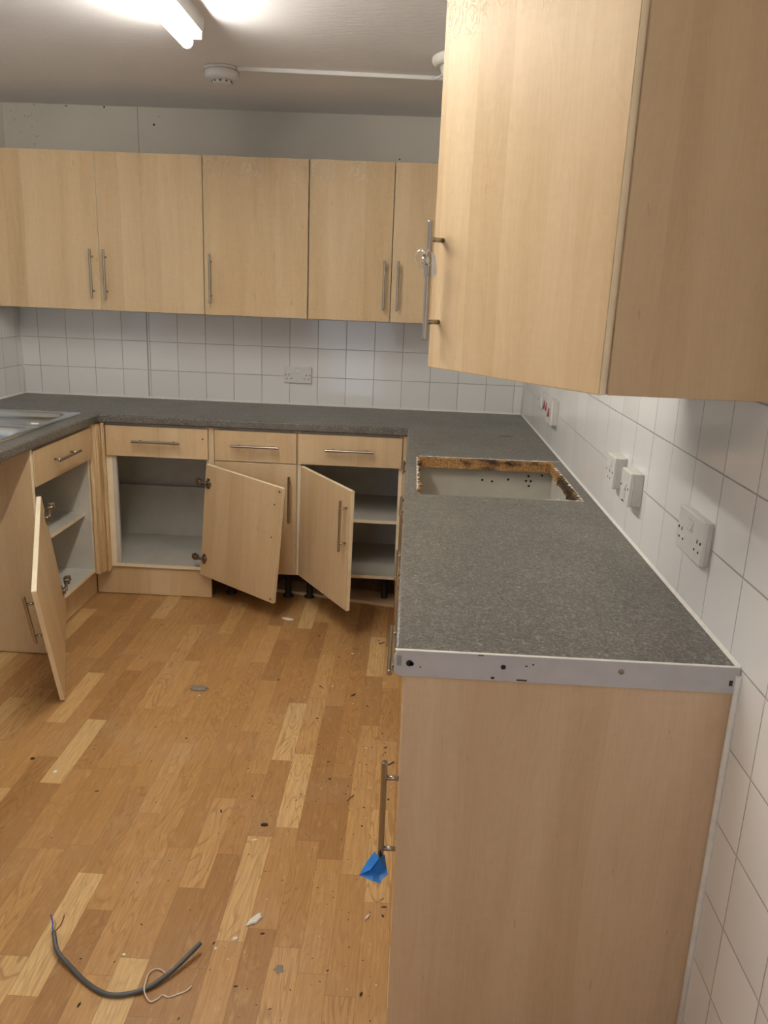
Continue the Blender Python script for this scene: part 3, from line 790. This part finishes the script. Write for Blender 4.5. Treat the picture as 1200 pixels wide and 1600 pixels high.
# ------------------------------------------------------------------ keys on that handle
hp_ = Fn + Xn*.030 - Vector((0, 0, 1)).cross(Xn)*.033       # bar axis, xy
kz = 1.575
k = thing('key_bunch', 'small keys and white plastic tag on a ring hanging from the near cabinet handle', 'keys', (hp_.x, hp_.y, kz))
def ring(c, R, r, nrm, m, parent, name):
    nrm = Vector(nrm).normalized(); a = nrm.orthogonal().normalized(); d = nrm.cross(a)
    pts = [Vector(c)+a*R*math.cos(t)+d*R*math.sin(t) for t in [2*math.pi*q/28 for q in range(29)]]
    return B().tube(pts, r, m, 8, cap=False).done(name, parent)
ring((hp_.x-.010, hp_.y-.004, kz+.008), .0175, .0010, (.25, 1, .1), M['chrome'], k, 'key_ring')
b = B(); cx, cy = hp_.x-.006, hp_.y-.009
b.lathe([(.0001, 0), (.009, 0), (.009, .002), (.0001, .002)], (cx, cy, kz+.004), M['chrome'], 18, axis='y').box(cx-.0028, cx+.0028, cy, cy+.002, kz-.028, kz-.003, M['chrome']).box(cx+.0028, cx+.005, cy, cy+.002, kz-.022, kz-.018, M['chrome'])
b.done('key', k)
b = B(); cx -= .003
b.lathe([(.0001, 0), (.007, 0), (.007, .002), (.0001, .002)], (cx, cy-.004, kz+.018), M['chrome'], 18, axis='y').box(cx-.002, cx+.002, cy-.004, cy-.002, kz-.010, kz+.012, M['chrome'])
b.done('key', k)
b = B().prism([(hp_.x+.004, kz+.018), (hp_.x+.012, kz+.014), (hp_.x+.0165, kz-.018), (hp_.x+.011, kz-.030), (hp_.x+.0075, kz-.020)], 'y', hp_.y-.011, hp_.y-.008, M['plastic'])
b.done('tag', k)

# ------------------------------------------------------------------ blue scrap on the lower handle
b = B(); i = b.mi(M['blue'])
hc = Vector((XR-HO, -2.943, .432))
P3 = {k_: hc+Vector(v_) for k_, v_ in dict(a=(-.040, -.020, -.010), b=(-.026, .004, .004), c=(-.012, .010, .022), d=(-.002, -.012, .026), e=(.008, .006, .020), f=(.013, -.006, .000), g=(.016, -.020, -.004), h=(.006, -.026, -.010), i=(.004, -.034, -.014), j=(-.012, -.032, -.012), k=(-.014, -.012, -.002), l=(-.004, -.018, -.008), m=(-.018, -.022, .006)).items()}
vv = {k_: b.bm.verts.new(p) for k_, p in P3.items()}
for tri in ('abm', 'bcm', 'cdm', 'dkm', 'akm', 'ajk', 'jlk', 'dlk', 'def', 'dfl', 'flh', 'fgh', 'hil', 'ijl'):
    f = b.bm.faces.new([vv[c] for c in tri]); f.material_index = i
bmesh.ops.subdivide_edges(b.bm, edges=b.bm.edges[:], cuts=1)
bo_ = b.done('tape_scrap', origin=hc); sm_ = bo_.modifiers.new('solid', 'SOLIDIFY'); sm_.thickness = .0008
prop(bo_, 'crumpled bright blue plastic scrap stuck on the lower end of the near door handle', 'scrap')

# ------------------------------------------------------------------ sockets and switches
def outlet(kind, loc, rotz, label, w=.146, h=.086, d=.012, cat='socket', group=None):
    u = bpy.data.objects.new('wall_socket' if 'socket' in kind else 'wall_switch', None); COL.objects.link(u); u.location = loc; u.rotation_euler = (0, 0, rotz); u.empty_display_size = .03
    prop(u, label, cat, group)
    b = B()
    if kind.endswith('box'):
        b.box(-w/2+.001, w/2-.001, -d, 0, -h/2+.001, h/2-.001, M['plastic2'], .002).box(-w/2, w/2, -d-.009, -d+.001, -h/2, h/2, M['plastic'], .003, 3)
        F = -d-.009
    else:
        b.box(-w/2, w/2, -d, 0, -h/2, h/2, M['plastic'], .003, 3); F = -d
    b.done('plate', u, local=True)
    def rocker(x, z, m, rw=.011, rh=.019):
        q = B(); zt_ = z+rh/2; zb_ = z-rh/2
        q.prism([(F+.001, zt_), (F-.001, zt_), (F-.0055, zb_+.002), (F-.0045, zb_), (F+.001, zb_)], 'x', x-rw/2, x+rw/2, m); q.done('rocker', u, local=True)
    def pins(x, z):
        q = B(); m = M['black']
        q.box(x-.002, x+.002, F-.0005, F+.001, z+.006, z+.0135, m).box(x-.0145, x-.0085, F-.0005, F+.001, z-.0115, z-.0075, m).box(x+.0085, x+.0145, F-.0005, F+.001, z-.0115, z-.0075, m)
        return q
    if kind.startswith('double_socket'):
        for s_ in (-1, 1):
            pins(s_*.046, 0-.010).lathe([(.0001, 0), (.003, 0), (.003, .0008)], (s_*.064, F-.0002, .0), M['black'], 10, axis='y', sign=-1).done('pin_holes', u, local=True)
        rocker(-.0065, .020, M['plastic']); rocker(.0065, .020, M['plastic'])
        B().box(-.015, .015, F-.0008, F+.0005, .007, .033, M['plastic2'], .0003, 1).done('rocker_frame', u, local=True)
    elif kind.startswith('single_socket'):
        pins(.0, -.010).lathe([(.0001, 0), (.003, 0), (.003, .0008)], (-.032, F-.0002, .0), M['black'], 10, axis='y', sign=-1).lathe([(.0001, 0), (.003, 0), (.003, .0008)], (.032, F-.0002, .0), M['black'], 10, axis='y', sign=-1).done('pin_holes', u, local=True)
        rocker(.012, .022, M['plastic'])
    elif kind.startswith('fused'):
        rocker(.010, .004, M['plastic'])
        q = B().box(-.014, .012, F-.0015, F+.001, -.030, -.014, M['plastic2'], .0008, 1); q.box(-.010, .008, F-.0018, F-.0014, -.038, -.034, M['dark_chip']); q.done('fuse_carrier', u, local=True)
        B().lathe([(.0001, 0), (.003, 0), (.003, .0008)], (-.033, F-.0002, .0), M['black'], 10, axis='y', sign=-1).done('screw_cap', u, local=True); B().lathe([(.0001, 0), (.003, 0), (.003, .0008)], (.033, F-.0002, .0), M['black'], 10, axis='y', sign=-1).done('screw_cap', u, local=True)
    elif kind.startswith('red'):
        n_ = int(kind[3])
        for q in range(n_): rocker((q-(n_-1)/2)*.060, -.004, M['red'], .020, .034)
        if n_ == 1: B().box(-.012, .012, F-.0008, F+.0004, .020, .032, M['plastic2'], .0003, 1).done('neon_window', u, local=True)
    elif kind.startswith('blank'):
        B().lathe([(.0001, 0), (.004, 0), (.004, .001)], (-.02, F-.0002, -.006), plain('green mark', (.05, .3, .12), .5), 12, axis='y', sign=-1).done('indicator', u, local=True)
        rocker(.010, .012, M['plastic'])
    return u
outlet('double_socket', (-1.197, 0, 1.069), 0, 'white double power socket on the far tiled wall above the worktop')
R = -math.pi/2
outlet('double_socket_box', (0, -2.705, 1.068), R, 'white double power socket, nearest of the fittings on the right wall', h=.090, d=.010)
outlet('single_socket_box', (0, -2.085, 1.064), R, 'white single power socket on the right wall beside the hob cut-out', w=.086, d=.026)
outlet('fused_box', (0, -2.253, 1.058), R, 'white fused switch on a deep box on the right wall between two sockets', w=.086, d=.026, cat='switch')
outlet('blank', (0, -.612, 1.075), R, 'white switch plate closest to the far corner of the right wall', w=.086, d=.010, cat='switch')
outlet('red2', (0, -.785, 1.070), R, 'white double plate with two red switches on the right wall', w=.146, d=.010, cat='switch')
outlet('red1_box', (0, -.990, 1.070), R, 'raised white control plate with one red switch on the right wall', w=.125, h=.100, d=.020, cat='switch')

# ------------------------------------------------------------------ ceiling fittings
def batten(y0, y1, x, tube_m, label):
    u = thing('fluorescent_light', label, 'ceiling light', (x, (y0+y1)/2, H))
    xc = x+.014
    B().prism([(xc-.042, H), (xc+.042, H), (xc+.036, H-.042), (xc-.036, H-.042)], 'y', y0-.012, y1+.012, M['batten']).done('batten', u)
    B().tube([(x, y0, H-.072), (x, y1, H-.072)], .019, tube_m, 24).done('tube', u)
    for yy, s_ in ((y0, -1), (y1, 1)):
        B().box(xc-.034, xc+.034, min(yy, yy+s_*.014), max(yy, yy+s_*.014), H-.062, H, M['batten'], .002).tube([(x, yy-.002*s_, H-.072), (x, yy+.012*s_, H-.072)], .018, M['batten'], 20).done('lamp_holder', u)
batten(-2.90, -1.400, -1.372, M['tube'], 'lit white fluorescent strip light on the ceiling above the floor')
batten(-5.15, -3.95, -1.05, M['tube2'], 'second fluorescent strip light on the ceiling behind the viewer')

u = thing('smoke_alarm', 'round white smoke alarm on the ceiling at the end of the trunking', 'smoke alarm', (-1.400, -.790, H))
c_ = (-1.400, -.790, H)
B().lathe([(.068, 0), (.070, .004), (.070, .012)], c_, M['plastic2'], 48, sign=-1).done('base', u)
B().lathe([(.064, .012), (.067, .016), (.067, .034), (.063, .042), (.050, .046), (.046, .047)], c_, M['plastic'], 48, sign=-1).done('body', u)
B().lathe([(.040, .047), (.038, .056), (.028, .060), (.001, .060)], c_, M['plastic'], 40, sign=-1).done('sensor_dome', u)
b = B()
for q in range(10):
    a = 2*math.pi*q/10+.35
    b.box(c_[0]+.036*math.cos(a)-.005, c_[0]+.036*math.cos(a)+.005, c_[1]+.037*math.sin(a)-.0035, c_[1]+.037*math.sin(a)+.0035, H-.0555, H-.0495, M['grey_cable'])
b.done('vents', u)
prop(B().box(-1.336, -.30, -.792, -.768, H-.016, H, M['plastic'], .002, 1).done('cable_trunking', origin=(-.8, -.78, H)), 'thin white cable trunking running along the ceiling from the smoke alarm', 'trunking').rotation_euler = (0, 0, math.radians(3.2))
u = thing('ceiling_vent', 'round white ceiling fitting mostly hidden behind the near cabinet door', 'vent', (-.425, -1.02, H))
B().lathe([(.150, 0), (.150, .012), (.135, .030)], (-.425, -1.02, H), M['plastic2'], 48, sign=-1).done('base', u)
B().lathe([(.120, .030), (.112, .055), (.080, .072), (.001, .075)], (-.425, -1.02, H), M['plastic'], 48, sign=-1).done('cover', u)
prop(B().tube([(-.570, -.770, H-.012), (-.560, -.815, H-.020), (-.545, -.850, H-.022), (-.525, -.885, H-.014), (-.515, -.905, H-.010)], .004, M['plastic'], 8).done('loose_cable', origin=(-.55, -.84, H)), 'short white cable looping from the trunking to the round ceiling fitting', 'cable')

# ------------------------------------------------------------------ things on the floor
def smooth_path(pts, n=8):
    P = [Vector(p) for p in pts]; out = []
    for k in range(len(P)-1):
        a, b_, c, d = P[max(k-1, 0)], P[k], P[k+1], P[min(k+2, len(P)-1)]
        for q in range(n):
            t = q/n
            out.append(.5*((2*b_)+(-a+c)*t+(2*a-5*b_+4*c-d)*t*t+(-a+3*b_-3*c+d)*t**3))
    out.append(P[-1]); return out
cab = [(-1.375, -2.745, .030), (-1.350, -2.785, .016), (-1.305, -2.820, .009), (-1.244, -2.863, .0065), (-1.186, -2.885, .0065), (-1.122, -2.866, .0065), (-1.078, -2.824, .011), (-1.045, -2.775, .018), (-1.026, -2.745, .024)]
u = thing('power_cable', 'short length of dark grey cable curved on the floor with bare wires at one end', 'cable', (-1.19, -2.83, 0))
B().tube(smooth_path(cab), .0052, M['grey_cable'], 14).done('sheath', u)
p0 = Vector(cab[0])
for m_, d_ in ((M['wire_blue'], ((-.012, .022, .006), (-.024, .040, .010))), (M['wire_brown'], ((.010, .016, .006), (.012, .034, .016))), (M['wire_gy'], ((-.003, .018, .002), (-.010, .030, -.002)))):
    B().tube(smooth_path([p0+Vector((0, -.006, 0)), p0+Vector(d_[0]), p0+Vector(d_[1])]), .0017, m_, 8).tube([p0+Vector(d_[1]), p0+Vector(d_[1])+Vector((-.004, .007, .002))], .0010, M['copper'], 6).done('wire', u)
th = [(-1.085, -2.822, .003), (-1.096, -2.810, .003), (-1.112, -2.806, .004), (-1.124, -2.820, .006), (-1.122, -2.850, .013), (-1.117, -2.875, .011), (-1.100, -2.892, .004), (-1.085, -2.884, .003), (-1.078, -2.873, .002), (-1.062, -2.877, .002), (-1.045, -2.868, .002), (-1.030, -2.860, .003), (-1.020, -2.846, .004)]
prop(B().tube(smooth_path(th), .0015, M['string'], 8).done('thread', origin=(-1.07, -2.86, 0)), 'thin white string looped over the grey cable on the floor', 'string')

def blob(name, x, y, L_, w_, h_, ang, m, seed, label, cat, group=None, n=14, jag=.3):
    b = B(); i = b.mi(m); rnd = random.Random(seed); rows = []
    ca, sa = math.cos(ang), math.sin(ang); rad = [1+jag*(rnd.random()-.5) for _ in range(n)]
    for (s_, z) in ((.92, .0), (1.0, h_*.55), (.78, h_)):
        rows.append([])
        for q in range(n):
            a = 2*math.pi*q/n; px, py = L_/2*math.cos(a)*rad[q]*s_, w_/2*math.sin(a)*rad[q]*s_
            rows[-1].append(b.bm.verts.new((x+px*ca-py*sa, y+px*sa+py*ca, z + (.15*h_*rnd.random() if z else .0004))))
    for a in range(2):
        for q in range(n):
            f = b.bm.faces.new((rows[a][q], rows[a][(q+1) % n], rows[a+1][(q+1) % n], rows[a+1][q])); f.material_index = i
    b.bm.faces.new(rows[0][::-1]); b.bm.faces.new(rows[2])
    return prop(b.done(name, origin=(x, y, 0)), label, cat, group)
blob('plaster_flake', -.918, -2.640, .050, .020, .006, math.radians(55), M['white_chip'], 1, 'largest white plaster flake on the floor, level with the blue scrap', 'flake', jag=.45)
blob('plaster_flake', -.953, -2.703, .015, .010, .004, .4, M['white_chip'], 2, 'small white flake just below the largest white flake on the floor', 'flake')
blob('plaster_flake', -.993, -2.735, .007, .008, .003, .4, M['white_chip'], 3, 'tiny white crumb on the floor beside the free end of the grey cable', 'flake')
blob('plaster_flake', -1.121, -.775, .062, .026, .006, math.radians(-14), M['white_chip'], 4, 'white flake on the floor in front of the two open far doors', 'flake', jag=.5)
blob('plaster_flake', -1.667, -2.078, .012, .014, .004, 0, M['white_chip'], 5, 'small cream crumb alone on the left part of the floor', 'flake')
blob('plaster_flake', -1.200, -2.770, .008, .008, .003, 0, M['white_chip'], 6, 'tiny cream crumb on the floor above the curve of the grey cable', 'flake')
blob('plaster_flake', -.640, -2.608, .022, .008, .004, 1.1, M['string'], 7, 'thin pale sliver on the floor below the blue scrap', 'flake')
blob('plastic_shard', -1.362, -1.490, .066, .040, .010, -.1, M['glue'], 8, 'clear broken plastic clip lying in the middle of the floor', 'shard', jag=.6)
blob('plastic_shard', -.834, -2.783, .026, .024, .002, 2.0, M['glue'], 9, 'small clear plastic triangle at the bottom of the floor', 'shard', jag=.7)
def screw(x, y, ang, label, L_=.028, m=None):
    u = thing('screw', label, 'screw', (x, y, 0)); ca, sa = math.cos(ang), math.sin(ang); m = m or M['hinge']
    r = .0019; z = .0030
    p = lambda t: (x+ca*t, y+sa*t, z)
    pts = []; tp = []
    for k_ in range(19):
        pts.append(p(-L_/2+.003+(L_-.003)*k_/18)); tp.append((1.0 if k_ % 2 else .72)*(1 if k_ < 16 else (19-k_)/3.2))
    B().tube(pts, r, m, 10, taper=tp).done('shank', u)
    B().tube([p(-L_/2), p(-L_/2+.0012), p(-L_/2+.0042)], .0040*.75, m, 12, taper=[1, 1, .5]).done('head', u)
screw(-.720, -2.124, math.radians(60), 'metal screw on the floor above the near door handle', .038, M['steel'])
screw(-.889, -1.426, math.radians(-50), 'dark screw lying near the middle of the floor', .026, M['grey_cable'])
screw(-.669, -.985, math.radians(40), 'dark screw on the floor close to the near drawer handle', .030, M['grey_cable'])
screw(-.600, -1.925, math.radians(50), 'dark screw against the near end panel above the door handle', .028, M['grey_cable'])
screw(-.781, -1.060, math.radians(-25), 'pale steel screw on the floor below the open shelf cabinet', .034, M['steel'])
blob('wood_chip', -.961, -2.276, .022, .012, .005, .1, M['dark_chip'], 11, 'oval brown wood chip near the centre of the floor', 'chip')
blob('wood_chip', -1.770, -2.012, .014, .013, .004, 0, M['dark_chip'], 12, 'round black crumb on the far left of the floor', 'chip')
blob('wood_chip', -.761, -1.472, .028, .007, .003, math.radians(50), M['dark_chip'], 13, 'dark splinter on the floor left of the near end panel top', 'chip')
# countless crumbs
b = B(); rnd = random.Random(3); i = b.mi(M['dark_chip']); i2 = b.mi(M['white_chip'])
def crumb(x, y, s, el, ang, mi_):
    ca, sa = math.cos(ang), math.sin(ang); base = []
    for q in range(5):
        a = 2*math.pi*q/5; px, py = s*el*math.cos(a), s*math.sin(a)
        base.append(b.bm.verts.new((x+px*ca-py*sa, y+px*sa+py*ca, .0002)))
    top = b.bm.verts.new((x, y, s*.9))
    for q in range(5):
        f = b.bm.faces.new((base[q], base[(q+1) % 5], top)); f.material_index = mi_
for k_ in range(520):
    if rnd.random() < .72: x = -.59-abs(rnd.gauss(0, .28)); y = rnd.uniform(-3.05, -.65)
    else: x = rnd.uniform(-1.95, -.6); y = rnd.uniform(-3.05, -.65)
    if x < -1.95: continue
    big = rnd.random() < .10
    crumb(x, y, rnd.uniform(.0022, .0038) if big else rnd.uniform(.0007, .0018), rnd.uniform(1, 3.2), rnd.uniform(0, 3.14), i if rnd.random() < .88 else i2)
prop(b.done('floor_crumbs'), 'fine dark and pale crumbs scattered across the laminate floor', 'crumbs', kind='stuff')
